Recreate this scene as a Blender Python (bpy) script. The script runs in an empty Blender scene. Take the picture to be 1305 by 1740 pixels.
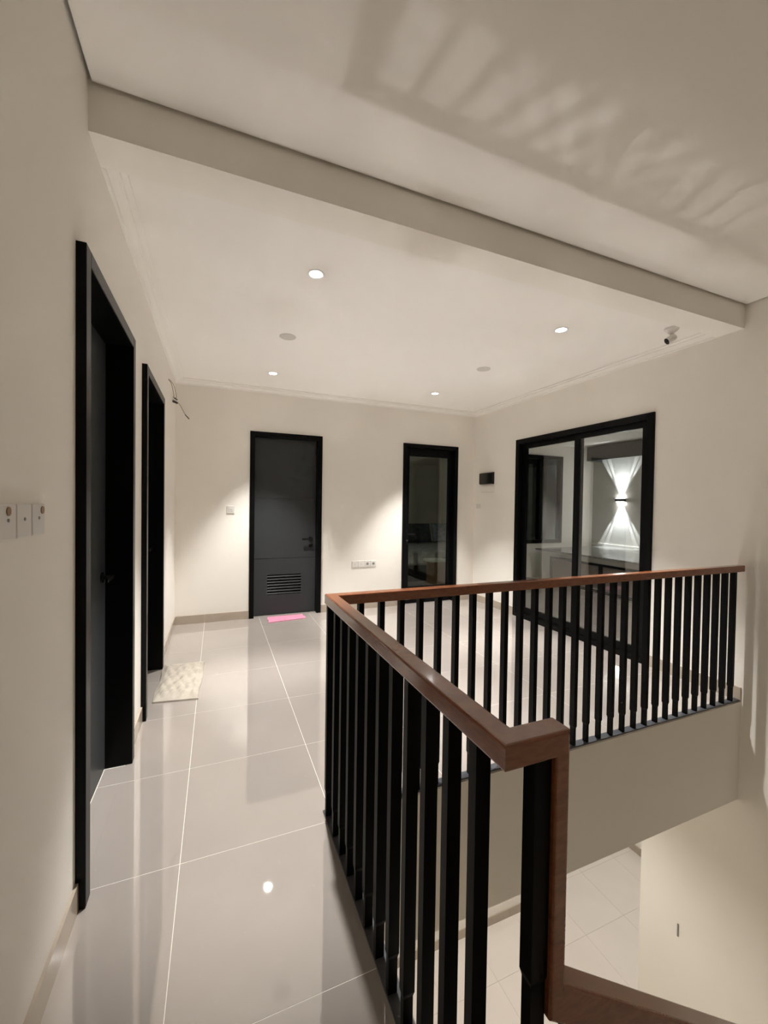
import bpy, bmesh, math, random
from mathutils import Vector, Matrix

random.seed(7)
scene = bpy.context.scene
COL = scene.collection

# ------------------------------------------------------------------ camera
F_PX = 692.5
cam_d = bpy.data.cameras.new('camera')
cam_d.sensor_fit = 'VERTICAL'
cam_d.sensor_height = 24.0
cam_d.lens = F_PX / 1740.0 * 24.0
cam_d.clip_start = 0.02
cam = bpy.data.objects.new('camera', cam_d)
COL.objects.link(cam)
YAW, PITCH, ROLL = 0.3896, 0.0180, 0.0148
fw = Vector((math.sin(YAW) * math.cos(PITCH), math.cos(YAW) * math.cos(PITCH), -math.sin(PITCH)))
rt = Vector((math.cos(YAW), -math.sin(YAW), 0))
up = rt.cross(fw)
r2 = rt * math.cos(ROLL) + up * math.sin(ROLL)
u2 = up * math.cos(ROLL) - rt * math.sin(ROLL)
m = Matrix(((r2.x, u2.x, -fw.x, 0.4302), (r2.y, u2.y, -fw.y, 0.0), (r2.z, u2.z, -fw.z, 1.3789), (0, 0, 0, 1)))
cam.matrix_world = m
scene.camera = cam

# ------------------------------------------------------------------ world (night) and exposure
w = bpy.data.worlds.new('night')
scene.world = w
w.use_nodes = True
w.node_tree.nodes['Background'].inputs[0].default_value = (0.02, 0.024, 0.03, 1)
w.node_tree.nodes['Background'].inputs[1].default_value = 0.25
scene.view_settings.view_transform = 'Standard'
scene.view_settings.look = 'None'
scene.view_settings.gamma = 1.0
scene.view_settings.use_curve_mapping = False
scene.view_settings.exposure = 1.24
cy = scene.cycles
cy.use_denoising = True
cy.max_bounces = 8
cy.diffuse_bounces = 6
cy.glossy_bounces = 4
cy.transparent_max_bounces = 10
cy.blur_glossy = 0.0               # the downlights mirrored in the polished floor light the ceiling through the balusters
cy.sample_clamp_indirect = 0.0
cy.caustics_reflective = True
cy.use_guiding = True
cy.use_surface_guiding = True
cy.surface_guiding_probability = 0.85
cy.guiding_training_samples = 512
cy.use_adaptive_sampling = True
cy.adaptive_threshold = 0.03
cy.adaptive_min_samples = 24

DOWN_W = 180.0          # hall downlights
LOWER_W = 40.0         # lower storey downlights

# ------------------------------------------------------------------ measures
W, D = 3.944, 5.067            # right wall, back wall
ZB, ZC, ZN = 2.688, 2.738, 2.852   # beam soffit, hall ceiling, higher ceiling over the stairwell
YB0, YB1 = 1.7624, 1.935       # beam
YF = 1.715                     # edge of the hall floor at the stairwell
XE = 0.93                      # edge of the corridor floor
YREAR = -1.25
ZL = -3.40                     # lower floor
T = 0.6
TX, TY = 0.3098, 1.6997

# ------------------------------------------------------------------ materials
def mat(name, col, rough=0.5, metal=0.0, spec=0.5, noise=0.0, nscale=8.0, bump=0.0, bscale=60.0, coat=0.0, emit=None, estr=0.0):
    M = bpy.data.materials.new(name)
    M.use_nodes = True
    nt = M.node_tree
    b = nt.nodes['Principled BSDF']
    b.inputs['Base Color'].default_value = (*col, 1)
    b.inputs['Roughness'].default_value = rough
    b.inputs['Metallic'].default_value = metal
    b.inputs['Specular IOR Level'].default_value = spec
    b.inputs['Coat Weight'].default_value = coat
    if emit:
        b.inputs['Emission Color'].default_value = (*emit, 1)
        b.inputs['Emission Strength'].default_value = estr
    if noise or bump:
        tc = nt.nodes.new('ShaderNodeTexCoord')
    if noise:
        n = nt.nodes.new('ShaderNodeTexNoise')
        n.inputs['Scale'].default_value = nscale
        n.inputs['Detail'].default_value = 4
        nt.links.new(tc.outputs['Object'], n.inputs['Vector'])
        r = nt.nodes.new('ShaderNodeValToRGB')
        r.color_ramp.elements[0].position = 0.3
        r.color_ramp.elements[1].position = 0.7
        r.color_ramp.elements[0].color = (*[c * (1 - noise) for c in col], 1)
        r.color_ramp.elements[1].color = (*[min(1, c * (1 + noise)) for c in col], 1)
        nt.links.new(n.outputs['Fac'], r.inputs['Fac'])
        nt.links.new(r.outputs['Color'], b.inputs['Base Color'])
    if bump:
        n2 = nt.nodes.new('ShaderNodeTexNoise')
        n2.inputs['Scale'].default_value = bscale
        nt.links.new(tc.outputs['Object'], n2.inputs['Vector'])
        bp = nt.nodes.new('ShaderNodeBump')
        bp.inputs['Strength'].default_value = bump
        bp.inputs['Distance'].default_value = 0.002
        nt.links.new(n2.outputs['Fac'], bp.inputs['Height'])
        nt.links.new(bp.outputs['Normal'], b.inputs['Normal'])
    return M

def wood_mat(name, dark, light):
    M = bpy.data.materials.new(name)
    M.use_nodes = True
    nt = M.node_tree
    b = nt.nodes['Principled BSDF']
    tc = nt.nodes.new('ShaderNodeTexCoord')
    mp = nt.nodes.new('ShaderNodeMapping')
    mp.inputs['Scale'].default_value = (4, 4, 14)
    n = nt.nodes.new('ShaderNodeTexNoise')
    n.inputs['Scale'].default_value = 5
    n.inputs['Detail'].default_value = 5
    n.inputs['Distortion'].default_value = 1.2
    r = nt.nodes.new('ShaderNodeValToRGB')
    r.color_ramp.elements[0].position = 0.32
    r.color_ramp.elements[1].position = 0.72
    r.color_ramp.elements[0].color = (*dark, 1)
    r.color_ramp.elements[1].color = (*light, 1)
    nt.links.new(tc.outputs['Object'], mp.inputs['Vector'])
    nt.links.new(mp.outputs['Vector'], n.inputs['Vector'])
    nt.links.new(n.outputs['Fac'], r.inputs['Fac'])
    nt.links.new(r.outputs['Color'], b.inputs['Base Color'])
    b.inputs['Roughness'].default_value = 0.24
    b.inputs['Coat Weight'].default_value = 0.6
    b.inputs['Coat Roughness'].default_value = 0.09
    return M

def glass_mat(name, tint=(1, 1, 1), refl=1.0):
    M = bpy.data.materials.new(name)
    M.use_nodes = True
    nt = M.node_tree
    for nd in list(nt.nodes):
        if nd.type == 'BSDF_PRINCIPLED':
            nt.nodes.remove(nd)
    out = nt.nodes['Material Output']
    t = nt.nodes.new('ShaderNodeBsdfTransparent')
    t.inputs[0].default_value = (*tint, 1)
    g = nt.nodes.new('ShaderNodeBsdfGlossy')
    g.inputs['Roughness'].default_value = 0.0
    g.inputs['Color'].default_value = (refl, refl, refl, 1)
    fr = nt.nodes.new('ShaderNodeFresnel')
    mx = nt.nodes.new('ShaderNodeMixShader')
    ge = nt.nodes.new('ShaderNodeNewGeometry')
    mr = nt.nodes.new('ShaderNodeMapRange')          # thin sheet: the same reflectance on both faces
    mr.inputs['To Min'].default_value = 1.5
    mr.inputs['To Max'].default_value = 1 / 1.5
    nt.links.new(ge.outputs['Backfacing'], mr.inputs['Value'])
    nt.links.new(mr.outputs[0], fr.inputs['IOR'])
    nt.links.new(fr.outputs[0], mx.inputs[0])
    nt.links.new(t.outputs[0], mx.inputs[1])
    nt.links.new(g.outputs[0], mx.inputs[2])
    nt.links.new(mx.outputs[0], out.inputs['Surface'])
    return M

M_WALL = mat('wall_paint', (0.925, 0.89, 0.825), 0.75, spec=0.25, noise=0.015, nscale=1.5, bump=0.08, bscale=120)
M_CEIL = mat('ceiling_paint', (0.935, 0.91, 0.865), 0.8, spec=0.2, noise=0.01, nscale=1.2)
M_TILE = mat('polished_tile', (0.40, 0.358, 0.324), 0.035, spec=1.0, noise=0.03, nscale=3.0)
M_TILE.node_tree.nodes['Principled BSDF'].inputs['IOR'].default_value = 2.0
M_TILE_LOW = mat('lower_tile', (0.76, 0.70, 0.66), 0.15, spec=0.5, noise=0.02, nscale=3.0)
M_GROUT = mat('grout', (0.86, 0.82, 0.74), 0.8)
M_SKIRT = mat('skirting_tile', (0.47, 0.40, 0.325), 0.14, spec=0.5, noise=0.05, nscale=4.0)
M_BLACK = mat('charcoal_paint', (0.004, 0.0042, 0.0045), 0.30, spec=0.12)
M_LEAF = mat('charcoal_leaf', (0.040, 0.044, 0.046), 0.38, spec=0.4, bump=0.05, bscale=200)
M_RAIL = mat('black_metal', (0.0025, 0.0025, 0.003), 0.45, spec=0.12)
M_PLATE = mat('dark_grey_plate', (0.055, 0.057, 0.065), 0.4, spec=0.5)
M_WOOD = wood_mat('handrail_wood', (0.20, 0.060, 0.022), (0.27, 0.088, 0.031))
M_GLASS = glass_mat('clear_glass', (0.97, 0.98, 0.97))
M_GLASSD = glass_mat('door_glass', (0.82, 0.86, 0.82))
M_WHITE = mat('white_plastic', (0.78, 0.76, 0.72), 0.3)
M_GREYP = mat('grey_plastic', (0.25, 0.24, 0.22), 0.4)
M_BROWN = mat('brown_spot', (0.30, 0.17, 0.09), 0.5)
M_BLKP = mat('black_plastic', (0.006, 0.006, 0.006), 0.2)
M_CHROME = mat('chrome', (0.75, 0.75, 0.75), 0.2, metal=1.0)
M_DARKM = mat('dark_handle', (0.02, 0.02, 0.02), 0.25, metal=0.6)
M_LENS = mat('lamp_lens', (1, 1, 1), 0.4, emit=(1.0, 0.97, 0.93), estr=14.0)
M_LAMPW = mat('lamp_trim', (0.85, 0.84, 0.82), 0.35)
M_OFF = mat('unlit_disc', (0.66, 0.63, 0.59), 0.5)
M_FAB = mat('mat_fabric', (0.48, 0.43, 0.36), 0.95, noise=0.10, nscale=22.0, bump=0.5, bscale=60)
M_FABD = mat('mat_backing', (0.10, 0.075, 0.05), 0.9)
M_PINK = mat('pink_fabric', (0.80, 0.30, 0.44), 0.95, noise=0.10, nscale=40, bump=0.6, bscale=90)
M_CABLE = mat('cable', (0.36, 0.31, 0.25), 0.5)
M_CABLED = mat('cable_dark', (0.03, 0.025, 0.02), 0.5)
M_GRAN = mat('granite', (0.24, 0.24, 0.23), 0.12, noise=0.5, nscale=30)
M_PANEL = mat('brown_panel', (0.20, 0.165, 0.145), 0.35)
M_EXT = mat('terrace_wall', (0.60, 0.59, 0.55), 0.8, noise=0.05, nscale=3.0, bump=0.25, bscale=25)
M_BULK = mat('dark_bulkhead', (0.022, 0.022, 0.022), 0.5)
M_SHEET = mat('bed_sheet', (0.45, 0.45, 0.44), 0.9, noise=0.25, nscale=9)
M_PILD = mat('dark_pillow', (0.06, 0.065, 0.07), 0.9, noise=0.4, nscale=14)
M_PILB = mat('blue_pillow', (0.30, 0.36, 0.42), 0.9, noise=0.3, nscale=14)
M_BOXW = mat('box_wood', (0.30, 0.17, 0.085), 0.5, noise=0.1)
M_LAMPB = mat('lamp_body', (0.05, 0.05, 0.055), 0.4)

# ------------------------------------------------------------------ mesh helpers
def link(name, mesh, material, parent=None):
    o = bpy.data.objects.new(name, mesh)
    COL.objects.link(o)
    if material is not None and not mesh.materials:
        mesh.materials.append(material)
    if parent is not None:
        o.parent = parent
    return o

def bm_box(bm, a, b):
    x0, y0, z0 = (min(a[i], b[i]) for i in range(3))
    x1, y1, z1 = (max(a[i], b[i]) for i in range(3))
    v = [bm.verts.new(q) for q in ((x0, y0, z0), (x1, y0, z0), (x1, y1, z0), (x0, y1, z0), (x0, y0, z1), (x1, y0, z1), (x1, y1, z1), (x0, y1, z1))]
    for f in ((3, 2, 1, 0), (4, 5, 6, 7), (0, 1, 5, 4), (1, 2, 6, 5), (2, 3, 7, 6), (3, 0, 4, 7)):
        bm.faces.new([v[i] for i in f])
    return v

def finish(bm, name, material, parent=None, bevel=0.0, seg=2, smooth=False):
    if bevel:
        bmesh.ops.bevel(bm, geom=list(bm.edges), offset=bevel, segments=seg, affect='EDGES', profile=0.5)
    me = bpy.data.meshes.new(name)
    bm.to_mesh(me)
    bm.free()
    if smooth:
        for p in me.polygons:
            p.use_smooth = True
    return link(name, me, material, parent)

def box(name, a, b, material, parent=None, bevel=0.0, seg=2):
    bm = bmesh.new()
    bm_box(bm, a, b)
    return finish(bm, name, material, parent, bevel, seg)

def boxes(name, lst, material, parent=None):
    bm = bmesh.new()
    for a, b in lst:
        bm_box(bm, a, b)
    return finish(bm, name, material, parent)

def lathe(name, prof, material, loc=(0, 0, 0), parent=None, axis='Z', seg=32, smooth=True):
    """prof: list of (radius, height)."""
    bm = bmesh.new()
    rings = []
    for r, h in prof:
        if r < 1e-6:
            rings.append([bm.verts.new((0, 0, h))])
        else:
            rings.append([bm.verts.new((r * math.cos(2 * math.pi * i / seg), r * math.sin(2 * math.pi * i / seg), h)) for i in range(seg)])
    for k in range(len(rings) - 1):
        A, B = rings[k], rings[k + 1]
        for i in range(seg):
            j = (i + 1) % seg
            if len(A) == 1 and len(B) > 1:
                bm.faces.new((A[0], B[j], B[i]))
            elif len(B) == 1 and len(A) > 1:
                bm.faces.new((A[i], A[j], B[0]))
            elif len(A) > 1:
                bm.faces.new((A[i], A[j], B[j], B[i]))
    bmesh.ops.recalc_face_normals(bm, faces=bm.faces)
    R = {'Z': Matrix(), 'X': Matrix.Rotation(math.pi / 2, 4, 'Y'), 'Y': Matrix.Rotation(math.pi / 2, 4, 'X'), '-Y': Matrix.Rotation(math.pi / 2, 4, 'X'), '-X': Matrix.Rotation(-math.pi / 2, 4, 'Y')}[axis]
    bmesh.ops.transform(bm, matrix=Matrix.Translation(loc) @ R, verts=bm.verts)
    o = finish(bm, name, material, parent)
    if smooth:
        me = o.data
        for p in me.polygons:
            p.use_smooth = True
        me.set_sharp_from_angle(angle=math.radians(35))
    return o

def tube(name, pts, rad, material, parent=None, seg=8):
    cu = bpy.data.curves.new(name, 'CURVE')
    cu.dimensions = '3D'
    sp = cu.splines.new('NURBS')
    sp.points.add(len(pts) - 1)
    for i, q in enumerate(pts):
        sp.points[i].co = (*q, 1)
    sp.use_endpoint_u = True
    sp.order_u = 3
    cu.bevel_depth = rad
    cu.bevel_resolution = 2
    cu.resolution_u = 6
    cu.use_fill_caps = True
    tmp = bpy.data.objects.new('tmp', cu)
    COL.objects.link(tmp)
    dg = bpy.context.evaluated_depsgraph_get()
    me = bpy.data.meshes.new_from_object(tmp.evaluated_get(dg))
    me.name = name
    bpy.data.objects.remove(tmp)
    me.materials.clear()
    return link(name, me, material, parent)

def empty(name, loc=(0, 0, 0), parent=None):
    o = bpy.data.objects.new(name, None)
    o.empty_display_size = 0.05
    COL.objects.link(o)
    o.location = loc
    if parent:
        o.parent = parent
    return o

def tag(o, label, cat=None, group=None, kind=None):
    o['label'] = label
    if cat:
        o['category'] = cat
    if group:
        o['group'] = group
    if kind:
        o['kind'] = kind
    return o

def struct(o, label, cat):
    return tag(o, label, cat, kind='structure')

def rects_with_holes(u0, u1, v0, v1, holes):
    """split a rectangle into cells that avoid the holes"""
    us = sorted({u0, u1, *[h[0] for h in holes], *[h[1] for h in holes]})
    vs = sorted({v0, v1, *[h[2] for h in holes], *[h[3] for h in holes]})
    us = [u for u in us if u0 <= u <= u1]
    vs = [v for v in vs if v0 <= v <= v1]
    out = []
    for i in range(len(us) - 1):
        run = None
        for j in range(len(vs) - 1):
            cu, cv = (us[i] + us[i + 1]) / 2, (vs[j] + vs[j + 1]) / 2
            inside = any(h[0] < cu < h[1] and h[2] < cv < h[3] for h in holes)
            if inside:
                run = None
            elif run is None:
                run = [us[i], us[i + 1], vs[j], vs[j + 1]]
                out.append(run)
            else:
                run[3] = vs[j + 1]
    return out

# ------------------------------------------------------------------ room shell
DZ = 2.225                         # height of the door openings incl. frame
D1 = (1.625, 2.505)                # door 1 (left wall) y range
D2 = (2.895, 3.815)
D3 = (0.790, 1.656)                # door 3 (back wall) x range
D4 = (2.782, 3.650)
WY = (2.392, 4.155)                # sliding window y range
WZ = 2.219

cells = rects_with_holes(YREAR, D + 0.15, -0.3, 3.05, [(D1[0] + .01, D1[1] - .01, -0.05, DZ - .01), (D2[0] + .01, D2[1] - .01, -0.05, DZ - .01)])
wl = boxes('wall_left', [((-0.14, c[0], c[2]), (0, c[1], c[3])) for c in cells], M_WALL)
struct(wl, 'cream painted wall along the left with two black doors', 'wall')
cells = rects_with_holes(0, W, -0.3, 3.05, [(D3[0] + .01, D3[1] - .01, -0.05, DZ - .01), (D4[0] + .01, D4[1] - .01, -0.05, DZ - .01)])
wb = boxes('wall_back', [((c[0], D, c[2]), (c[1], D + 0.14, c[3])) for c in cells], M_WALL)
struct(wb, 'cream painted wall across the far end of the hall', 'wall')
cells = rects_with_holes(YREAR, D + 0.14, -0.3, 3.05, [(WY[0] + .01, WY[1] - .01, 0, WZ - .01)])
lo = [((W, YREAR, ZL), (W + 0.12, 2.417, -0.3))]
wr = boxes('wall_right', [((W, c[0], c[2]), (W + 0.12, c[1], c[3])) for c in cells] + lo, M_WALL)
struct(wr, 'cream painted wall on the right running down into the stairwell', 'wall')
wn = boxes('wall_rear', [((-0.14, YREAR - 0.12, ZL), (W + 0.12, YREAR, 3.05))], M_WALL)
struct(wn, 'cream painted wall behind the stairwell', 'wall')

# floor slabs
slab = boxes('floor', [((-0.14, YF, -0.30), (W, D + 0.14, -0.010)), ((-0.14, YREAR, -0.30), (XE, YF, -0.010)),
                       ((0.0, YF, -0.72), (W, YF + 0.22, -0.30))], M_WALL)
struct(slab, 'floor of cream polished square tiles with pale joints', 'floor')
boxes('grout_bed', [((-0.10, YF + 0.004, -0.010), (W - 0.001, D - 0.001, -0.0006)), ((-0.10, YREAR, -0.010), (XE - 0.004, YF + 0.004, -0.0006))], M_GROUT, slab)

tile_cache = {}
def tile(parent, x0, x1, y0, y1, z, material, name='tile', th=0.008):
    key = (round(x1 - x0, 4), round(y1 - y0, 4), material.name)
    if key not in tile_cache:
        bm = bmesh.new()
        bm_box(bm, (0, 0, -th), (x1 - x0, y1 - y0, 0))
        me = bpy.data.meshes.new(name)
        bm.to_mesh(me)
        bm.free()
        me.materials.append(material)
        tile_cache[key] = me
    o = bpy.data.objects.new(name, tile_cache[key])
    COL.objects.link(o)
    o.location = (x0, y0, z)
    o.parent = parent
    return o

G = 0.0011
def lay(parent, region, z, material, tx, ty, step=T, min_w=0.02):
    rx0, rx1, ry0, ry1 = region
    i0, i1 = math.floor((rx0 - tx) / step), math.ceil((rx1 - tx) / step)
    j0, j1 = math.floor((ry0 - ty) / step), math.ceil((ry1 - ty) / step)
    for i in range(i0, i1):
        for j in range(j0, j1):
            x0, x1 = max(rx0, tx + i * step + G), min(rx1, tx + (i + 1) * step - G)
            y0, y1 = max(ry0, ty + j * step + G), min(ry1, ty + (j + 1) * step - G)
            if x1 - x0 > min_w and y1 - y0 > min_w:
                tile(parent, x0, x1, y0, y1, z, material)

lay(slab, (0.0, W, YF, D), 0.0, M_TILE, TX, TY)
lay(slab, (0.0, XE, YREAR, YF), 0.0, M_TILE, TX, TY, min_w=0.01)
for d in (D1, D2):
    lay(slab, (-0.0915, -0.0002, d[0] + .06, d[1] - .06), 0.0, M_TILE, TX, TY)

for d in (D3, D4):
    lay(slab, (d[0] + .02, d[1] - .02, D + 0.0002, D + 0.13), 0.0, M_TILE, TX, TY)

# ceilings and beam
o = box('ceiling', (0, YB1, ZC), (W, D, ZC + 0.06), M_CEIL)
struct(o, 'pale flat ceiling over the hall', 'ceiling')
o = boxes('ceiling_stairwell', [((0.014, YREAR, ZN), (W - 0.014, YB0 - 0.014, ZN + 0.02)), ((0, YREAR, ZN + 0.045), (W, YB0, ZN + 0.10))], M_CEIL)
struct(o, 'higher pale ceiling over the stairwell with a shadow gap round its edge', 'ceiling')
o = box('trim_1', (0, YB0, ZB), (W, YB1, ZN + 0.10), M_WALL)
struct(o, 'cream painted ceiling beam between the hall and the stairwell', 'beam')

# stepped cornice along walls (profile offsets: d from the wall, z below the ceiling)
PROF = [(0, 0.052), (0.012, 0.052), (0.016, 0.040), (0.040, 0.026), (0.052, 0.022), (0.056, 0.012), (0.080, 0.008), (0.080, 0.0), (0, 0.0)]
def cornice(name, pts, nrm, label, m0=1, m1=1):
    """pts: two end points on the wall, nrm: direction into the room"""
    bm = bmesh.new()
    a, b = Vector(pts[0]), Vector(pts[1])
    n = Vector(nrm)
    dirv = (b - a).normalized()
    ends = []
    for q, sg in ((a, m0), (b, -m1)):
        ends.append([bm.verts.new(q + n * d + dirv * (d * sg) + Vector((0, 0, -z))) for d, z in PROF])
    k = len(PROF)
    for i in range(k):
        j = (i + 1) % k
        bm.faces.new((ends[0][i], ends[0][j], ends[1][j], ends[1][i]))
    bm.faces.new(ends[0]); bm.faces.new(list(reversed(ends[1])))
    bmesh.ops.recalc_face_normals(bm, faces=bm.faces)
    return struct(finish(bm, name, M_CEIL), label, 'cornice')
cornice('trim_2', ((0, D, ZC), (W, D, ZC)), (0, -1, 0), 'pale stepped cornice along the far wall')
cornice('trim_3', ((W, D, ZC), (W, YB1, ZC)), (-1, 0, 0), 'pale stepped cornice above the sliding window', 1, 0)
cornice('trim_4', ((0, YB1, ZC), (0, D, ZC)), (1, 0, 0), 'pale stepped cornice above the two left doors', 0, 1)

# skirting of cut tiles
SK_H, SK_T = 0.095, 0.010
def skirting(name, label, runs):
    """runs: (axis, fixed, side, u0, u1, origin)"""
    root = struct(empty(name), label, 'baseboard')
    for axis, fx, side, u0, u1, org in runs:
        k0, k1 = math.floor((u0 - org) / T), math.ceil((u1 - org) / T)
        for k in range(k0, k1):
            a, b = max(u0, org + k * T + 0.0008), min(u1, org + (k + 1) * T - 0.0008)
            if b - a < 0.01:
                continue
            if axis == 'x':
                box('skirting_tile', (a, fx, 0.0), (b, fx + side * SK_T, SK_H), M_SKIRT, root)
            else:
                box('skirting_tile', (fx, a, 0.0), (fx + side * SK_T, b, SK_H), M_SKIRT, root)
    return root
skirting('baseboard_left', 'beige tile skirting along the left wall', [('y', 0, 1, YREAR, D1[0], TY), ('y', 0, 1, D1[1], D2[0], TY), ('y', 0, 1, D2[1], D, TY)])
skirting('baseboard_back', 'beige tile skirting along the far wall', [('x', D, -1, SK_T, D3[0], TX), ('x', D, -1, D3[1], D4[0], TX), ('x', D, -1, D4[1], W - SK_T, TX)])
skirting('baseboard_right', 'beige tile skirting along the right wall', [('y', W, -1, WY[1], D, TY), ('y', W, -1, YF, WY[0], TY)])

# ------------------------------------------------------------------ doors
FR = 0.055
def door_frame(root, a, b, axis, front, back, h=DZ, sgn=1):
    """two jambs and a head; axis 'y': in the left wall (front = x of face), axis 'x': in the back wall"""
    def bx(u0, u1, z0, z1, nm):
        if axis == 'y':
            box(nm, (back, u0, z0), (front, u1, z1), M_BLACK, root, 0.003)
        else:
            box(nm, (u0, front, z0), (u1, back, z1), M_BLACK, root, 0.003)
    bx(a, a + FR, 0.001, h, 'jamb')
    bx(b - FR, b, 0.001, h, 'jamb')
    bx(a + FR, b - FR, h - FR, h, 'head')

for i, (dd, lab) in enumerate(((D1, 'black door in a projecting frame nearest on the left wall'), (D2, 'black door on the left wall beside the white mat'))):
    root = struct(empty('door_%d' % (i + 1), (0, 0, 0)), lab, 'door')
    door_frame(root, dd[0], dd[1], 'y', 0.030, -0.135)
    leaf = box('leaf', (-0.132, dd[0] + FR + 0.002, 0.006), (-0.092, dd[1] - FR - 0.002, DZ - FR - 0.003), M_LEAF, root, 0.002)
    yh = dd[1] - FR - 0.075
    h = lathe('handle', [(0, 0), (0.026, 0), (0.026, 0.008), (0.011, 0.010), (0.011, 0.045), (0, 0.045)], M_DARKM, (-0.092, yh, 1.0), leaf, 'X', 20)
    box('lever', (-0.055, yh - 0.11, 0.99), (-0.040, yh + 0.012, 1.012), M_DARKM, leaf, 0.004)

# door 3: panelled leaf with a louvre
root = struct(empty('door_3'), 'closed charcoal door with louvre vent on the far wall', 'door')
door_frame(root, D3[0], D3[1], 'x', D - 0.022, D + 0.135)
LY = D + 0.072
x0, x1 = D3[0] + FR + 0.002, D3[1] - FR - 0.002
top = DZ - FR - 0.003
LV = (1.008, 1.420, 0.252, 0.497)
leaf = empty('leaf', (0, 0, 0), root)
leaf_cells = rects_with_holes(x0, x1, 0.006, top, [LV])
gz = (0.697, 1.430)
rails = []
for c in leaf_cells:
    zs = [c[2]] + [g for g in gz if c[2] < g < c[3]] + [c[3]]
    for k in range(len(zs) - 1):
        za = zs[k] + (0.004 if zs[k] in gz else 0)
        zb_ = zs[k + 1] - (0.004 if zs[k + 1] in gz else 0)
        rails.append((c[0], c[1], za, zb_))
bm = bmesh.new()
for r_ in rails:
    bm_box(bm, (r_[0], LY, r_[2]), (r_[1], LY + 0.036, r_[3]))
bm_box(bm, (x0, LY + 0.006, 0.006), (x0 + 0.15, LY + 0.036, top))
bmesh.ops.remove_doubles(bm, verts=bm.verts, dist=1e-5)
finish(bm, 'leaf_panel', M_LEAF, leaf)
for g in gz:
    box('groove_strip', (x0, LY + 0.003, g - 0.0038), (x1, LY + 0.03, g + 0.0038), M_PLATE, leaf)
box('louvre_backing', (LV[0], LY + 0.030, LV[2]), (LV[1], LY + 0.035, LV[3]), M_BLKP, leaf)
n = 7
for k in range(n):
    zc = LV[2] + (k + 0.5) * (LV[3] - LV[2]) / n
    bm = bmesh.new()
    bm_box(bm, (LV[0] - 0.004, -0.016, -0.003), (LV[1] + 0.004, 0.016, 0.003))
    bmesh.ops.transform(bm, matrix=Matrix.Translation((0, LY + 0.010, zc)) @ Matrix.Rotation(math.radians(38), 4, 'X'), verts=bm.verts)
    finish(bm, 'louvre_slat', M_LEAF, leaf)
hx = 1.535
lathe('handle', [(0, 0), (0.028, 0), (0.028, 0.008), (0.011, 0.010), (0.011, 0.05), (0, 0.05)], M_DARKM, (hx, LY, 0.93), leaf, 'Y', 20)
box('lever', (hx - 0.115, LY - 0.055, 0.92), (hx + 0.012, LY - 0.038, 0.942), M_DARKM, leaf, 0.004)
lathe('keyhole', [(0, 0), (0.022, 0), (0.022, 0.006), (0, 0.006)], M_DARKM, (hx, LY, 0.845), leaf, 'Y', 20)

# door 4: glazed
root = struct(empty('door_4'), 'narrow glazed black door to a dim bedroom on the far wall', 'door')
door_frame(root, D4[0], D4[1], 'x', D - 0.022, D + 0.135)
x0, x1 = D4[0] + FR + 0.002, D4[1] - FR - 0.002
LY = D + 0.045
leaf = empty('leaf', (0, 0, 0), root)
ST = 0.065
box('stile', (x0, LY, 0.006), (x0 + ST, LY + 0.038, top), M_BLACK, leaf, 0.002)
box('stile', (x1 - ST, LY, 0.006), (x1, LY + 0.038, top), M_BLACK, leaf, 0.002)
box('rail', (x0 + ST, LY, top - 0.105), (x1 - ST, LY + 0.038, top), M_BLACK, leaf, 0.002)
box('rail', (x0 + ST, LY, 0.006), (x1 - ST, LY + 0.038, 0.235), M_BLACK, leaf, 0.002)
box('pane', (x0 + ST - 0.005, LY + 0.016, 0.23), (x1 - ST + 0.005, LY + 0.022, top - 0.10), M_GLASSD, leaf)
hx = x0 + 0.035
box('handle_plate', (hx - 0.016, LY - 0.006, 0.83), (hx + 0.016, LY, 1.03), M_BLKP, leaf, 0.003)
box('lever', (hx - 0.010, LY - 0.052, 0.965), (hx + 0.105, LY - 0.036, 0.985), M_DARKM, leaf, 0.004)
lathe('key_cylinder', [(0, 0), (0.010, 0), (0.010, 0.014), (0, 0.014)], M_CHROME, (hx, LY - 0.006, 0.885), leaf, 'Y', 16)

# ------------------------------------------------------------------ sliding window (right wall)
root = struct(empty('window_1'), 'tall black framed sliding glass window on the right wall', 'window')
y0, y1 = WY
XF = W - 0.020
XBk = W + 0.115
FW = 0.060
box('jamb', (XF, y0, 0.001), (XBk, y0 + FW, WZ), M_BLACK, root, 0.003)
box('jamb', (XF, y1 - FW, 0.001), (XBk, y1, WZ), M_BLACK, root, 0.003)
box('head', (XF, y0 + FW, WZ - FW), (XBk, y1 - FW, WZ), M_BLACK, root, 0.003)
box('sill_track', (XF, y0 + FW, 0.001), (XBk, y1 - FW, 0.045), M_BLACK, root, 0.003)
YM = 3.235
def sash(ya, yb, xs):
    s = empty('sash', (0, 0, 0), root)
    za, zb_ = 0.046, WZ - FW - 0.001
    sw = 0.062
    box('stile', (xs, ya, za), (xs + 0.032, ya + sw, zb_), M_BLACK, s, 0.002)
    box('stile', (xs, yb - sw, za), (xs + 0.032, yb, zb_), M_BLACK, s, 0.002)
    box('rail', (xs, ya + sw, zb_ - 0.055), (xs + 0.032, yb - sw, zb_), M_BLACK, s, 0.002)
    box('rail', (xs, ya + sw, za), (xs + 0.032, yb - sw, za + 0.075), M_BLACK, s, 0.002)
    box('pane', (xs + 0.012, ya + sw - 0.004, za + 0.07), (xs + 0.018, yb - sw + 0.004, zb_ - 0.05), M_GLASS, s)
sash(YM - 0.032, y1 - FW - 0.001, W + 0.05)
sash(y0 + FW + 0.001, YM + 0.032, W + 0.012)

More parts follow.
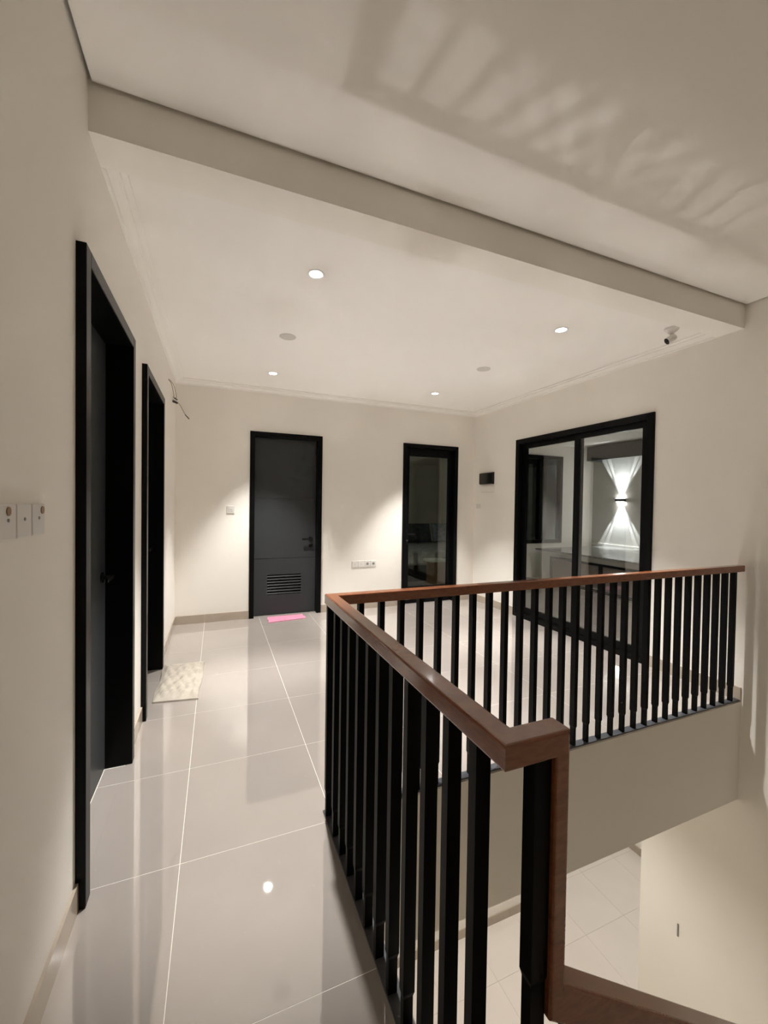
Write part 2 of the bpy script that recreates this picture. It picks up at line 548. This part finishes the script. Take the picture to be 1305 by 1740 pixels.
# ------------------------------------------------------------------ stair railing
RZ = 0.980                     # top of the handrail
RW = 0.050
RH = 0.046
XA = 0.876                     # left face of the corridor handrail
YN = 0.540                     # near end of it
rail_root = tag(empty('stair_railing', (0.9, 1.74, 0)), 'black baluster railing with brown wooden handrail around the stairwell', 'railing')
RL = Vector((0.9, 1.74, 0))
def to_local(o):
    o.location = o.location - RL
    return o
def prism(name, ring_a, ring_b, material, parent, bevel=0.006):
    bm = bmesh.new()
    A = [bm.verts.new(q) for q in ring_a]
    B = [bm.verts.new(q) for q in ring_b]
    bm.faces.new(A); bm.faces.new(list(reversed(B)))
    for i in range(4):
        j = (i + 1) % 4
        bm.faces.new((A[i], B[i], B[j], A[j]))
    bmesh.ops.recalc_face_normals(bm, faces=bm.faces)
    long_edges = [e for e in bm.edges if (e.verts[0] in A) != (e.verts[1] in A)]
    if bevel:
        bmesh.ops.bevel(bm, geom=long_edges, offset=bevel, segments=3, affect='EDGES', profile=0.5)
    o = finish(bm, name, material, parent)
    return o

z0, z1 = RZ - RH, RZ
xa, xb = XA, XA + RW
ya, yb = YF, YF + RW
# corridor run (mitred both ends)
to_local(prism('handrail', [(xa, yb, z0), (xb, ya, z0), (xb, ya, z1), (xa, yb, z1)],
               [(xa, YN, z0), (xb, YN + RW, z0), (xb, YN + RW, z1), (xa, YN, z1)], M_WOOD, rail_root))
# hall run to the right wall
to_local(prism('handrail', [(xa, yb, z0), (xb, ya, z0), (xb, ya, z1), (xa, yb, z1)],
               [(W, yb, z0), (W, ya, z0), (W, ya, z1), (W, yb, z1)], M_WOOD, rail_root))
# short return
XR = 1.022
XP = XR - 0.034
to_local(prism('handrail', [(xa, YN, z0), (xb, YN + RW, z0), (xb, YN + RW, z1), (xa, YN, z1)],
               [(XP, YN, z0), (XP, YN + RW, z0), (XR, YN + RW, z1), (XR, YN, z1)], M_WOOD, rail_root))
# vertical drop
ZD = 0.512
SL = 0.682
to_local(prism('handrail', [(XP, YN, z0), (XR, YN, z1), (XR, YN + RW, z1), (XP, YN + RW, z0)],
               [(XP, YN, ZD - 0.055), (XR, YN, ZD), (XR, YN + RW, ZD), (XP, YN + RW, ZD - 0.055)], M_WOOD, rail_root))
# sloping run down the stairs
XS = 3.30
def zs(x):
    return ZD - SL * (x - XR)
to_local(prism('handrail', [(XP, YN, ZD - 0.055), (XP, YN + RW, ZD - 0.055), (XR, YN + RW, ZD), (XR, YN, ZD)],
               [(XS, YN, zs(XS) - 0.055), (XS, YN + RW, zs(XS) - 0.055), (XS, YN + RW, zs(XS)), (XS, YN, zs(XS))], M_WOOD, rail_root))

# balusters: flat bars with a narrower foot; mesh shared, local origin at the foot
BW, BD = 0.024, 0.033
def bar_mesh(name, w_, d_, h, foot=0.125):
    bm = bmesh.new()
    a, b = w_ / 2, d_ / 2
    lv = [(a - 0.003, b - 0.003, 0), (a - 0.003, b - 0.003, foot), (a, b, foot + 0.012), (a, b, h)]
    rings = []
    for p_, q_, z_ in lv:
        rings.append([bm.verts.new((sx * p_, sy * q_, z_)) for sx, sy in ((-1, -1), (1, -1), (1, 1), (-1, 1))])
    bm.faces.new(list(reversed(rings[0]))); bm.faces.new(rings[-1])
    for k in range(3):
        for i in range(4):
            j = (i + 1) % 4
            bm.faces.new((rings[k][i], rings[k][j], rings[k + 1][j], rings[k + 1][i]))
    me = bpy.data.meshes.new(name)
    bm.to_mesh(me); bm.free()
    me.materials.append(M_RAIL)
    return me
me_b = bar_mesh('baluster', BW, BD, z0 - 0.008, 0.10)
PT = 0.008
def put(me, loc, rz=0.0, name='baluster'):
    o = bpy.data.objects.new(name, me)
    COL.objects.link(o)
    o.parent = rail_root
    o.location = Vector(loc) - RL
    o.rotation_euler.z = rz
    return o
yc = YF + 0.022
for k in range(29):
    put(me_b, (1.036 + 0.1006 * k, yc, PT))
put(me_b, (0.936, yc, PT))
xc = 0.896
put(me_b, (xc, yc - 0.008, PT), math.pi / 2)
for k in range(11):
    put(me_b, (xc, 1.612 - 0.0975 * k, PT), math.pi / 2)
# newel and balusters on the stair flight
me_n = bar_mesh('newel_post', 0.038, 0.030, z0 + 0.22, foot=0.72)
put(me_n, (0.9705, YN + 0.026, -0.20), 0, 'newel_post')
for k in range(17):
    x = 1.075 + 0.128 * k
    if x > XS - 0.05:
        break
    step = math.floor((x - 0.93) / 0.264) + 1
    zf = -0.18 * step
    me_s = bar_mesh('baluster', 0.05 if k == 0 else 0.030, BD, zs(x) - 0.045 - zf)
    put(me_s, (x, YN + 0.025, zf))
# base plates
to_local(box('base_plate', (0.879, YF + 0.001, 0.0005), (W - 0.011, YF + 0.046, PT), M_PLATE, rail_root))
to_local(box('base_plate', (0.879, 0.60, 0.0005), (0.924, YF + 0.0005, PT), M_PLATE, rail_root))

# stair flight going down along +x beside the corridor
st = tag(empty('staircase', (0.93, 0.0, 0)), 'tiled stair flight going down beside the railing', 'staircase')
for k in range(9):
    xs_, zt = 0.93 + 0.264 * k, -0.18 * (k + 1)
    s = box('step', (0.264 * k, -0.42, zt - 0.30), (0.264 * (k + 1) + 0.02, 0.53, zt), M_TILE_LOW, st)
box('landing', (0.264 * 9 + 0.02, YREAR + 0.01, -0.18 * 10 - 0.25), (W - 0.93 - 0.01, 0.53, -0.18 * 10), M_TILE_LOW, st)

# ------------------------------------------------------------------ lower storey
fl = struct(boxes('floor_lower', [((-0.14, YREAR, ZL - 0.2), (7.0, 5.6, ZL - 0.004))], M_GROUT), 'pale tiled floor of the storey below seen through the stairwell', 'floor')
lay(fl, (0.0, 6.2, 1.2, 4.9), ZL, M_TILE_LOW, 3.082 - 2.4, 3.252 - 1.8)
LBY = 3.74
o = struct(boxes('wall_lower_back', [((-0.14, LBY, ZL), (3.99, LBY + 0.12, -0.30))], M_WALL), 'cream wall below the hall seen through the stairwell', 'wall')
o = struct(boxes('wall_lower_side', [((5.85, 2.0, ZL), (5.97, 5.6, -0.30)), ((3.9, 5.48, ZL), (5.85, 5.6, -0.30))], M_WALL), 'cream wall past the opening on the storey below', 'wall')
o = struct(boxes('wall_lower_left', [((-0.14, YREAR, ZL), (0, LBY, -0.30))], M_WALL), 'cream wall under the left side of the hall', 'wall')
o = struct(boxes('ceiling_lower', [((0, YF + 0.22, -0.42), (W, LBY, -0.30)), ((W, 1.9, -0.42), (5.97, 5.6, -0.30)), ((W + 0.001, 1.9, -0.30), (W + 0.12, 5.6, -0.29))], M_CEIL), 'pale ceiling of the storey below', 'ceiling')
root = struct(empty('baseboard_lower'), 'grey tile skirting on the storey below', 'baseboard')
for k in range(7):
    a = 0.02 + 0.6 * k
    box('skirting_tile', (a, LBY - 0.010, ZL), (min(a + 0.598, 3.98), LBY, ZL + 0.10), M_SKIRT, root)
for k in range(5):
    a = 2.3 + 0.6 * k
    box('skirting_tile', (5.84, a, ZL), (5.85, a + 0.598, ZL + 0.10), M_SKIRT, root)
o = tag(box('cable_outlet', (W - 0.006, 2.088, -2.115), (W, 2.100, -2.01), M_GREYP, None, 0.002), 'small grey slot on the lower stairwell wall', 'outlet')

# ------------------------------------------------------------------ downlights
def spot(name, loc, power, size_deg, blend, radius, parent, col=(1, 0.975, 0.945), rot=(0, 0, 0)):
    L = bpy.data.lights.new(name, 'SPOT')
    L.energy = power
    L.color = col
    L.spot_size = math.radians(size_deg)
    L.spot_blend = blend
    L.shadow_soft_size = radius
    ob = bpy.data.objects.new(name, L)
    COL.objects.link(ob)
    ob.location = loc
    ob.rotation_euler = rot
    ob.parent = parent
    return ob

def area(name, loc, power, dia, parent, col=(1, 0.955, 0.90)):
    L = bpy.data.lights.new(name, 'AREA')
    L.shape = 'DISK'
    L.size = dia
    L.energy = power
    L.color = col
    ob = bpy.data.objects.new(name, L)
    COL.objects.link(ob)
    ob.location = loc
    ob.parent = parent
    return ob

def downlight(x, y, z, label, power, lit=True, group='recessed ceiling downlights', size=66, col=(1, 0.975, 0.945)):
    root = tag(empty('downlight', (x, y, z)), label, 'downlight', group)
    if lit:
        lathe('trim_ring', [(0.037, 0.0), (0.050, 0.0), (0.052, -0.003), (0.046, -0.006), (0.038, -0.004), (0.037, 0.0)], M_LAMPW, (0, 0, 0), root)
        lathe('lens', [(0, -0.0025), (0.0375, -0.0025), (0.0375, -0.001), (0, -0.001)], M_LENS, (0, 0, 0), root)
        spot('lamp', (0, 0, -0.036), power, size, 0.6, 0.030, root, col)
    else:
        lathe('trim_ring', [(0.060, 0.0), (0.066, 0.0), (0.066, -0.003), (0.060, -0.005), (0.060, 0.0)], M_OFF, (0, 0, 0), root)
        lathe('cover', [(0, -0.004), (0.060, -0.0035), (0.060, -0.001), (0, -0.001)], M_OFF, (0, 0, 0), root)
    return root
downlight(0.964, 2.413, ZC, 'lit downlight nearest the corridor, left and close to the beam', DOWN_W)
downlight(2.860, 2.402, ZC, 'lit downlight on the right near the security camera', DOWN_W)
downlight(0.966, 4.419, ZC, 'lit downlight in front of the louvred door', DOWN_W * 0.72)
downlight(2.871, 4.370, ZC, 'lit downlight in front of the glazed door', DOWN_W * 0.8)
downlight(0.957, 3.407, ZC, 'unlit round ceiling disc between the two left downlights', 0, False)
downlight(2.870, 3.394, ZC, 'unlit round ceiling disc between the two right downlights', 0, False)
for x, y, lab in ((2.3, 2.9, 'downlight under the hall in the storey below'), (4.9, 3.3, 'downlight past the opening in the storey below')):
    downlight(x, y, -0.42, lab, LOWER_W, True, 'lower storey downlights', 140, (1, 0.96, 0.88))

downlight(5.0, 1.75, 2.62, 'downlight in the terrace ceiling', 60.0, True, 'terrace downlights', 150)
downlight(3.0, 6.0, 2.70, 'dim unseen fill lamp added at the bedroom ceiling', 5.0, True, 'added bedroom fill lamps', 150)  # added out of view to brighten the otherwise too dark bedroom

# ------------------------------------------------------------------ security camera
cx, cyy = 3.587, 2.045
root = tag(empty('security_camera', (cx, cyy, ZC)), 'small white security camera hanging by the beam', 'camera')
lathe('mount', [(0, 0), (0.048, 0), (0.048, -0.012), (0.030, -0.030), (0.018, -0.040), (0.0, -0.042)], M_WHITE, (0, 0, 0), root)
lathe('neck', [(0, -0.036), (0.012, -0.036), (0.012, -0.062), (0, -0.062)], M_WHITE, (0, 0, 0), root, seg=16)
body = lathe('body', [(0, -0.045), (0.026, -0.045), (0.036, -0.025), (0.038, 0.030), (0.033, 0.045), (0, 0.045)], M_WHITE, (0, 0, 0), root, seg=28)
face = lathe('lens_face', [(0, 0.046), (0.0325, 0.0455), (0.034, 0.047), (0.030, 0.050), (0, 0.050)], M_BLKP, (0, 0, 0), body, seg=28)
aim = Vector((-0.72, 0.45, -0.55)).normalized()
body.rotation_euler = aim.to_track_quat('Z', 'Y').to_euler()
body.location = (-0.004, 0, -0.080)
body.scale = (0.74, 0.74, 0.74)

# ------------------------------------------------------------------ loose cables by the left wall
root = tag(empty('loose_cables', (0.0, 4.6, 2.5)), 'loose thin cables sticking out of the left wall near the ceiling', 'cable')
def loc_pts(pts):
    return [(x, y - 4.6, z - 2.5) for x, y, z in pts]
tube('cable', loc_pts([(0.0, 4.36, 2.53), (0.02, 4.40, 2.52), (0.03, 4.48, 2.46), (0.03, 4.58, 2.42), (0.02, 4.66, 2.42), (0.01, 4.70, 2.45)]), 0.0035, M_CABLE, root)
tube('cable', loc_pts([(0.0, 4.37, 2.54), (0.03, 4.46, 2.53), (0.04, 4.58, 2.49), (0.04, 4.72, 2.45), (0.025, 4.84, 2.45), (0.01, 4.86, 2.47)]), 0.003, M_CABLE, root)
tube('cable', loc_pts([(0.0, 4.78, 2.44), (0.05, 4.80, 2.42), (0.08, 4.82, 2.37), (0.11, 4.86, 2.31), (0.15, 4.88, 2.27)]), 0.0035, M_CABLE, root)
tube('cable_end', loc_pts([(0.0, 4.74, 2.415), (0.025, 4.76, 2.41), (0.045, 4.77, 2.405)]), 0.011, M_CABLED, root)
tube('cable_end', loc_pts([(0.11, 4.86, 2.31), (0.13, 4.87, 2.29), (0.15, 4.88, 2.27)]), 0.005, M_CABLED, root)
tube('cable_end', loc_pts([(0.0, 4.82, 2.475), (0.02, 4.84, 2.465), (0.035, 4.85, 2.455)]), 0.007, M_CABLED, root)

# ------------------------------------------------------------------ switches and sockets
def plate(name, loc, axis, w_, h_, label, cat, group=None, th=0.009):
    root = tag(empty(name, loc), label, cat, group)
    def place(o):
        return o
    R = {'-y': Matrix(), '+x': Matrix.Rotation(math.pi / 2, 4, 'Z'), '-x': Matrix.Rotation(-math.pi / 2, 4, 'Z')}[axis]
    root.rotation_euler = R.to_euler()
    box('cover', (-w_ / 2, -th, -h_ / 2), (w_ / 2, 0, h_ / 2), M_WHITE, root, 0.003)
    return root
for yy, spot_on, lab in ((1.135, 0.0, 'white wall plate with brown spot at the left picture edge'), (1.218, None, 'white wall plate without a spot, between two spotted plates'), (1.302, 0.020, 'white wall plate with brown spot nearest the black door')):
    r_ = plate('wall_switch', (0, yy, 1.328), '+x', 0.079, 0.080, lab, 'switch', 'wall plates on the left wall')
    if spot_on is not None:
        lathe('brown_spot', [(0, 0), (0.010, 0), (0.010, 0.002), (0, 0.002)], M_BROWN, (spot_on, -0.009, 0.024), r_, 'Y', 20)
    lathe('indicator', [(0, 0), (0.004, 0), (0.004, 0.0015), (0, 0.0015)], M_GREYP, (0.0, -0.009, 0.004), r_, 'Y', 12)
r_ = plate('light_switch', (0.581, D, 1.294), '-y', 0.086, 0.086, 'white square light switch left of the louvred door', 'switch')
box('rocker', (-0.022, -0.012, -0.022), (0.022, -0.009, 0.022), M_WHITE, r_, 0.002)
box('rocker_gap', (-0.012, -0.0128, -0.002), (0.012, -0.0118, 0.001), M_GREYP, r_)
for k, xx in enumerate((2.109, 2.194, 2.280, 2.365)):
    lab = ['blank white wall plate farthest left in the row of four outlets', 'white data outlet second in the row of four outlets', 'white round power socket third in the row of four outlets', 'white round power socket nearest the glazed door'][k]
    r_ = plate('wall_outlet', (xx, D, 0.594), '-y', 0.082, 0.084, lab, 'outlet', 'outlets in a row on the far wall')
    if k >= 2:
        lathe('socket_ring', [(0, 0.0), (0.026, 0.0), (0.026, 0.003), (0.019, 0.003), (0.019, 0.001), (0, 0.001)], M_WHITE, (0, -0.009, 0), r_, 'Y', 24)
        lathe('socket_well', [(0, 0), (0.018, 0), (0.018, 0.0018), (0, 0.0018)], M_GREYP, (0, -0.009, 0), r_, 'Y', 20)
    else:
        box('jack', (-0.010, -0.011, -0.008), (0.010, -0.009, 0.008), M_OFF, r_, 0.001)
# breaker panel on the right wall
root = tag(empty('breaker_panel', (W, 4.753, 1.767)), 'black rectangular breaker cover high on the right wall', 'panel')
box('door', (-0.035, -0.150, -0.076), (-0.002, 0.150, 0.076), M_BLKP, root, 0.006)
box('back_box', (-0.012, -0.156, -0.082), (0, 0.156, 0.082), M_BLKP, root, 0.003)
box('latch', (-0.039, -0.02, -0.065), (-0.034, 0.02, -0.055), M_BLKP, root)
root = tag(empty('surface_box', (W, 4.728, 1.618)), 'white flat box lid under the black breaker cover', 'panel')
box('lid', (-0.010, -0.148, -0.048), (0, 0.148, 0.048), M_WALL, root, 0.003)
box('lid_edge', (-0.013, -0.138, -0.046), (-0.009, 0.138, -0.041), M_OFF, root)
r_ = plate('thermostat_plate', (W, 4.952, 1.378), '-x', 0.10, 0.07, 'small white plate near the far corner on the right wall', 'switch', th=0.006)
box('rocker', (-0.03, -0.008, -0.02), (0.03, -0.006, 0.02), M_WHITE, r_, 0.001)

# ------------------------------------------------------------------ mats
def cloth(name, corners, nx, ny, amp, th, material, seed, label, cat):
    rnd = random.Random(seed)
    ph = [(rnd.uniform(1.5, 7), rnd.uniform(-5, 5), rnd.uniform(0, 6.28), rnd.uniform(.3, 1)) for _ in range(7)]
    A, B, Cc, Dd = [Vector((*c, 0)) for c in corners]
    base = (A + B + Cc + Dd) / 4
    bm = bmesh.new()
    tops, bots = [], []
    for j in range(ny + 1):
        rt_, rb = [], []
        for i in range(nx + 1):
            u, v = i / nx, j / ny
            q = (A * (1 - u) + B * u) * (1 - v) + (Dd * (1 - u) + Cc * u) * v - base
            h = sum(a * abs(math.sin(k1 * u * 3 + k2 * v * 3 + p_)) for k1, k2, p_, a in ph) / 3.0
            edge = min(u, 1 - u, v, 1 - v)
            h = th + amp * h * min(1, edge * 8)
            wob = 0.004 * math.sin(9 * v + seed) if i in (0, nx) else 0
            rt_.append(bm.verts.new((q.x + wob, q.y, h)))
            rb.append(bm.verts.new((q.x + wob, q.y, 0.0004)))
        tops.append(rt_); bots.append(rb)
    for j in range(ny):
        for i in range(nx):
            bm.faces.new((tops[j][i], tops[j][i + 1], tops[j + 1][i + 1], tops[j + 1][i]))
            bm.faces.new((bots[j][i], bots[j + 1][i], bots[j + 1][i + 1], bots[j][i + 1]))
    for i in range(nx):
        bm.faces.new((tops[0][i], bots[0][i], bots[0][i + 1], tops[0][i + 1]))
        bm.faces.new((tops[ny][i], tops[ny][i + 1], bots[ny][i + 1], bots[ny][i]))
    for j in range(ny):
        bm.faces.new((tops[j][0], tops[j + 1][0], bots[j + 1][0], bots[j][0]))
        bm.faces.new((tops[j][nx], bots[j][nx], bots[j + 1][nx], tops[j + 1][nx]))
    bmesh.ops.recalc_face_normals(bm, faces=bm.faces)
    o = finish(bm, name, material)
    o.location = base
    for p in o.data.polygons:
        p.use_smooth = True
    o.data.set_sharp_from_angle(angle=math.radians(60))
    return tag(o, label, cat)
cloth('door_mat', [(0.034, 3.135), (0.320, 3.092), (0.345, 3.795), (0.034, 3.815)], 40, 70, 0.022, 0.012, M_FAB, 3, 'rumpled off-white cloth mat on the floor at the second left door', 'mat')
cloth('floor_cloth', [(0.993, 4.800), (1.435, 4.860), (1.418, 5.035), (0.998, 5.035)], 30, 18, 0.004, 0.008, M_PINK, 5, 'small pink cloth mat on the floor at the louvred door', 'mat')

# ------------------------------------------------------------------ terrace beyond the sliding window
LX, LZ = 6.02, 0.60
TWX = 7.78
TFY = 6.30
tf = struct(boxes('floor_terrace', [((W + 0.12, -0.5, -0.2), (TWX, D, -0.012)), ((4.82, D, -0.2), (TWX, TFY, -0.012))], M_GROUT), 'tiled terrace floor beyond the sliding window', 'floor')
lay(tf, (W + 0.12, LX + 0.1, 1.7, D), -0.004, M_TILE, TX, TY)
lay(tf, (4.82, LX + 0.1, D, TFY), -0.004, M_TILE, TX, TY)
struct(boxes('wall_terrace', [((TWX, -0.5, -0.2), (TWX + 0.15, TFY + 0.15, 3.0))], M_EXT), 'rough grey terrace wall carrying the lit wall lamp', 'wall')
FWX = (5.85, 6.92)
FWZ = (0.66, 2.40)
cells = rects_with_holes(4.82, TWX, -0.2, 3.0, [(FWX[0], FWX[1], FWZ[0], FWZ[1])])
struct(boxes('wall_terrace_end', [((c[0], TFY, c[2]), (c[1], TFY + 0.15, c[3])) for c in cells], M_WALL), 'cream wall with a dark window at the far end of the terrace', 'wall')
struct(boxes('ceiling_terrace', [((W + 0.12, -0.5, 2.62), (TWX, D, 2.69)), ((4.82, D, 2.62), (TWX, TFY, 2.69))], M_CEIL), 'pale ceiling above the terrace', 'ceiling')
root = struct(empty('window_2'), 'dark framed window at the far end of the terrace', 'window')
yw = TFY + 0.02
for a, b in (((FWX[0], FWZ[0]), (FWX[0] + .07, FWZ[1])), ((FWX[1] - .07, FWZ[0]), (FWX[1], FWZ[1])), ((FWX[0] + .07, FWZ[1] - .07), (FWX[1] - .07, FWZ[1])), ((FWX[0] + .07, FWZ[0]), (FWX[1] - .07, FWZ[0] + .07)), ((6.32, FWZ[0] + .07), (6.38, FWZ[1] - .07))):
    box('frame_bar', (a[0], yw - 0.04, a[1]), (b[0], yw + 0.05, b[1]), M_BLACK, root, 0.003)
box('pane', (FWX[0] + .06, yw + 0.01, FWZ[0] + .06), (FWX[1] - .06, yw + 0.016, FWZ[1] - .06), M_GLASSD, root)
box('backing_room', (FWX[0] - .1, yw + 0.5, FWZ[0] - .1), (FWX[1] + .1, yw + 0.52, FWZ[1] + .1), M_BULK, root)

root = tag(empty('terrace_ledge', (LX, 4.2, 0)), 'low stone topped ledge with brown panels beyond the sliding window', 'ledge')
box('body', (0.06, -3.6, 0.0), (TWX - LX, 1.72, LZ - 0.03), M_EXT, root)
box('top_slab', (0.0, -3.6, LZ - 0.03), (TWX - LX, 1.84, LZ), M_GRAN, root, 0.004)
box('upstand', (TWX - LX - 0.015, -3.6, LZ), (TWX - LX, 2.09, LZ + 0.045), M_WHITE, root)
for k in range(4):
    yb_ = 1.46 - 1.05 * k
    p_ = box('panel', (0.045, yb_ - 0.98, 0.07), (0.062, yb_, LZ - 0.15), M_PANEL, root)
    for q in (((0.030, yb_ - 1.02, LZ - 0.15), (0.062, yb_ + 0.04, LZ - 0.115)), ((0.030, yb_ - 1.02, 0.02), (0.062, yb_ + 0.04, 0.07)), ((0.030, yb_ - 1.02, 0.07), (0.062, yb_ - 0.98, LZ - 0.15)), ((0.030, yb_, 0.07), (0.062, yb_ + 0.04, LZ - 0.15))):
        box('panel_frame', q[0], q[1], M_BLACK, root)

# dark bulkhead box high on the terrace wall
root = tag(empty('bulkhead', (TWX, 4.2, 2.3)), 'dark boxed bulkhead high on the terrace wall above the lamp', 'bulkhead')
box('box', (-0.35, -4.0, 0.16), (-0.004, 1.90, 0.30), M_BULK, root)
box('fascia', (-0.40, -4.0, 0.02), (-0.35, 1.92, 0.30), M_BULK, root)
box('end_cap', (-0.35, 1.88, 0.02), (-0.004, 1.92, 0.16), M_PLATE, root)

# wall lamp with up and down beams
LYp, LZp = 5.63, 1.535
root = tag(empty('wall_lamp', (TWX, LYp, LZp)), 'lit up and down wall lamp on the terrace wall', 'lamp')
box('body', (-0.085, -0.085, -0.028), (0.0, 0.085, 0.028), M_LAMPB, root, 0.006)
box('diffuser', (-0.075, -0.070, 0.0285), (-0.010, 0.070, 0.031), M_LENS, root)
box('diffuser', (-0.075, -0.070, -0.031), (-0.010, 0.070, -0.0285), M_LENS, root)
def beam(dirv, power, size, blend, zoff, rad=0.012):
    q = Vector(dirv).normalized().to_track_quat('-Z', 'Y').to_euler()
    spot('beam', (-0.055, dirv[1] * 0.05, zoff), power, size, blend, rad, root, (0.93, 0.97, 1.0), q)
for s in (1, -1):
    beam((0.02, 0, s), 62, 66, 0.9, s * 0.05, 0.03)
    for a in (20, 27, -20, -27):
        t_ = math.radians(a)
        beam((0.07, math.sin(t_), s * math.cos(t_)), 60, 7, 0.6, s * 0.05, 0.006)

# ------------------------------------------------------------------ dim bedroom behind the glazed door
struct(boxes('floor_bedroom', [((1.9, D + 0.14, -0.2), (5.7, 9.0, -0.006))], M_TILE), 'floor of the dim bedroom behind the glazed door', 'floor')
struct(box('wall_bedroom_left', (1.78, D + 0.14, -0.2), (1.90, 9.0, 2.7), M_WALL), 'left wall of the dim bedroom', 'wall')
struct(box('wall_bedroom_back', (1.78, 9.0, -0.2), (5.82, 9.12, 2.7), M_WALL), 'rear wall of the dim bedroom', 'wall')
struct(box('wall_bedroom_right', (5.7, TFY + 0.2, -0.2), (5.82, 9.0, 2.7), M_WALL), 'right wall of the dim bedroom', 'wall')
struct(boxes('wall_bedroom_return', [((4.72, D + 0.14, -0.2), (4.82, TFY + 0.15, 2.7)), ((W + 0.12, D, -0.2), (4.82, D + 0.14, 2.62))], M_WALL), 'short return wall between the dim bedroom and the terrace', 'wall')
struct(box('wall_bedroom_front', (4.72, TFY + 0.15, -0.2), (5.82, TFY + 0.2, 2.7), M_WALL), 'wall between the dim bedroom and the terrace', 'wall')
struct(boxes('ceiling_bedroom', [((1.78, D + 0.14, 2.7), (5.82, 9.12, 2.9)), ((1.91, 7.2, 2.45), (5.69, 7.45, 2.7))], M_CEIL), 'ceiling with a beam in the dim bedroom', 'ceiling')
root = tag(empty('bed', (4.48, 7.45, 0)), 'unmade bed with pale sheets behind the glazed door', 'bed')
box('base', (-0.95, -0.85, -0.005), (1.2, 0.9, 0.28), M_BULK, root, 0.01)
bm = bmesh.new()
bm_box(bm, (-1.0, -0.9, 0.28), (1.2, 0.92, 0.56))
finish(bm, 'mattress', M_SHEET, root, 0.06, 4)
def pillow(name, loc, rot, material, label):
    bm = bmesh.new()
    bmesh.ops.create_grid(bm, x_segments=14, y_segments=14, size=0.5)
    vs = list(bm.verts)
    for v in vs:
        u, t_ = v.co.x * 2, v.co.y * 2
        v.co.z = 0.5 * (max(0, 1 - u ** 4) * max(0, 1 - t_ ** 4)) ** 0.5
    g = bmesh.ops.duplicate(bm, geom=list(bm.verts) + list(bm.edges) + list(bm.faces))
    for v in [e for e in g['geom'] if isinstance(e, bmesh.types.BMVert)]:
        v.co.z *= -1
    bmesh.ops.remove_doubles(bm, verts=bm.verts, dist=1e-4)
    bmesh.ops.scale(bm, vec=(0.62, 0.42, 0.17), verts=bm.verts)
    bmesh.ops.recalc_face_normals(bm, faces=bm.faces)
    o = finish(bm, name, material, None, smooth=True)
    o.location = loc
    o.rotation_euler = rot
    return tag(o, label, 'pillow', 'pillows on the bed')
pillow('pillow', (3.78, 7.86, 0.78), (1.25, 0, 0.0), M_PILD, 'dark patterned pillow leftmost on the bed')
pillow('pillow', (4.45, 7.86, 0.78), (1.25, 0, 0.0), M_PILD, 'dark patterned pillow in the middle of the bed')
pillow('pillow', (5.12, 7.86, 0.78), (1.25, 0, 0.0), M_PILB, 'pale blue pillow rightmost on the bed')
root = tag(empty('bedside_box', (3.95, 6.15, 0)), 'brown wooden box with a white lid in front of the bed', 'box')
box('body', (-0.13, -0.12, 0.0), (0.13, 0.12, 0.42), M_BOXW, root, 0.004)
box('lid', (-0.19, -0.14, 0.42), (0.15, 0.14, 0.455), M_WHITE, root, 0.006)
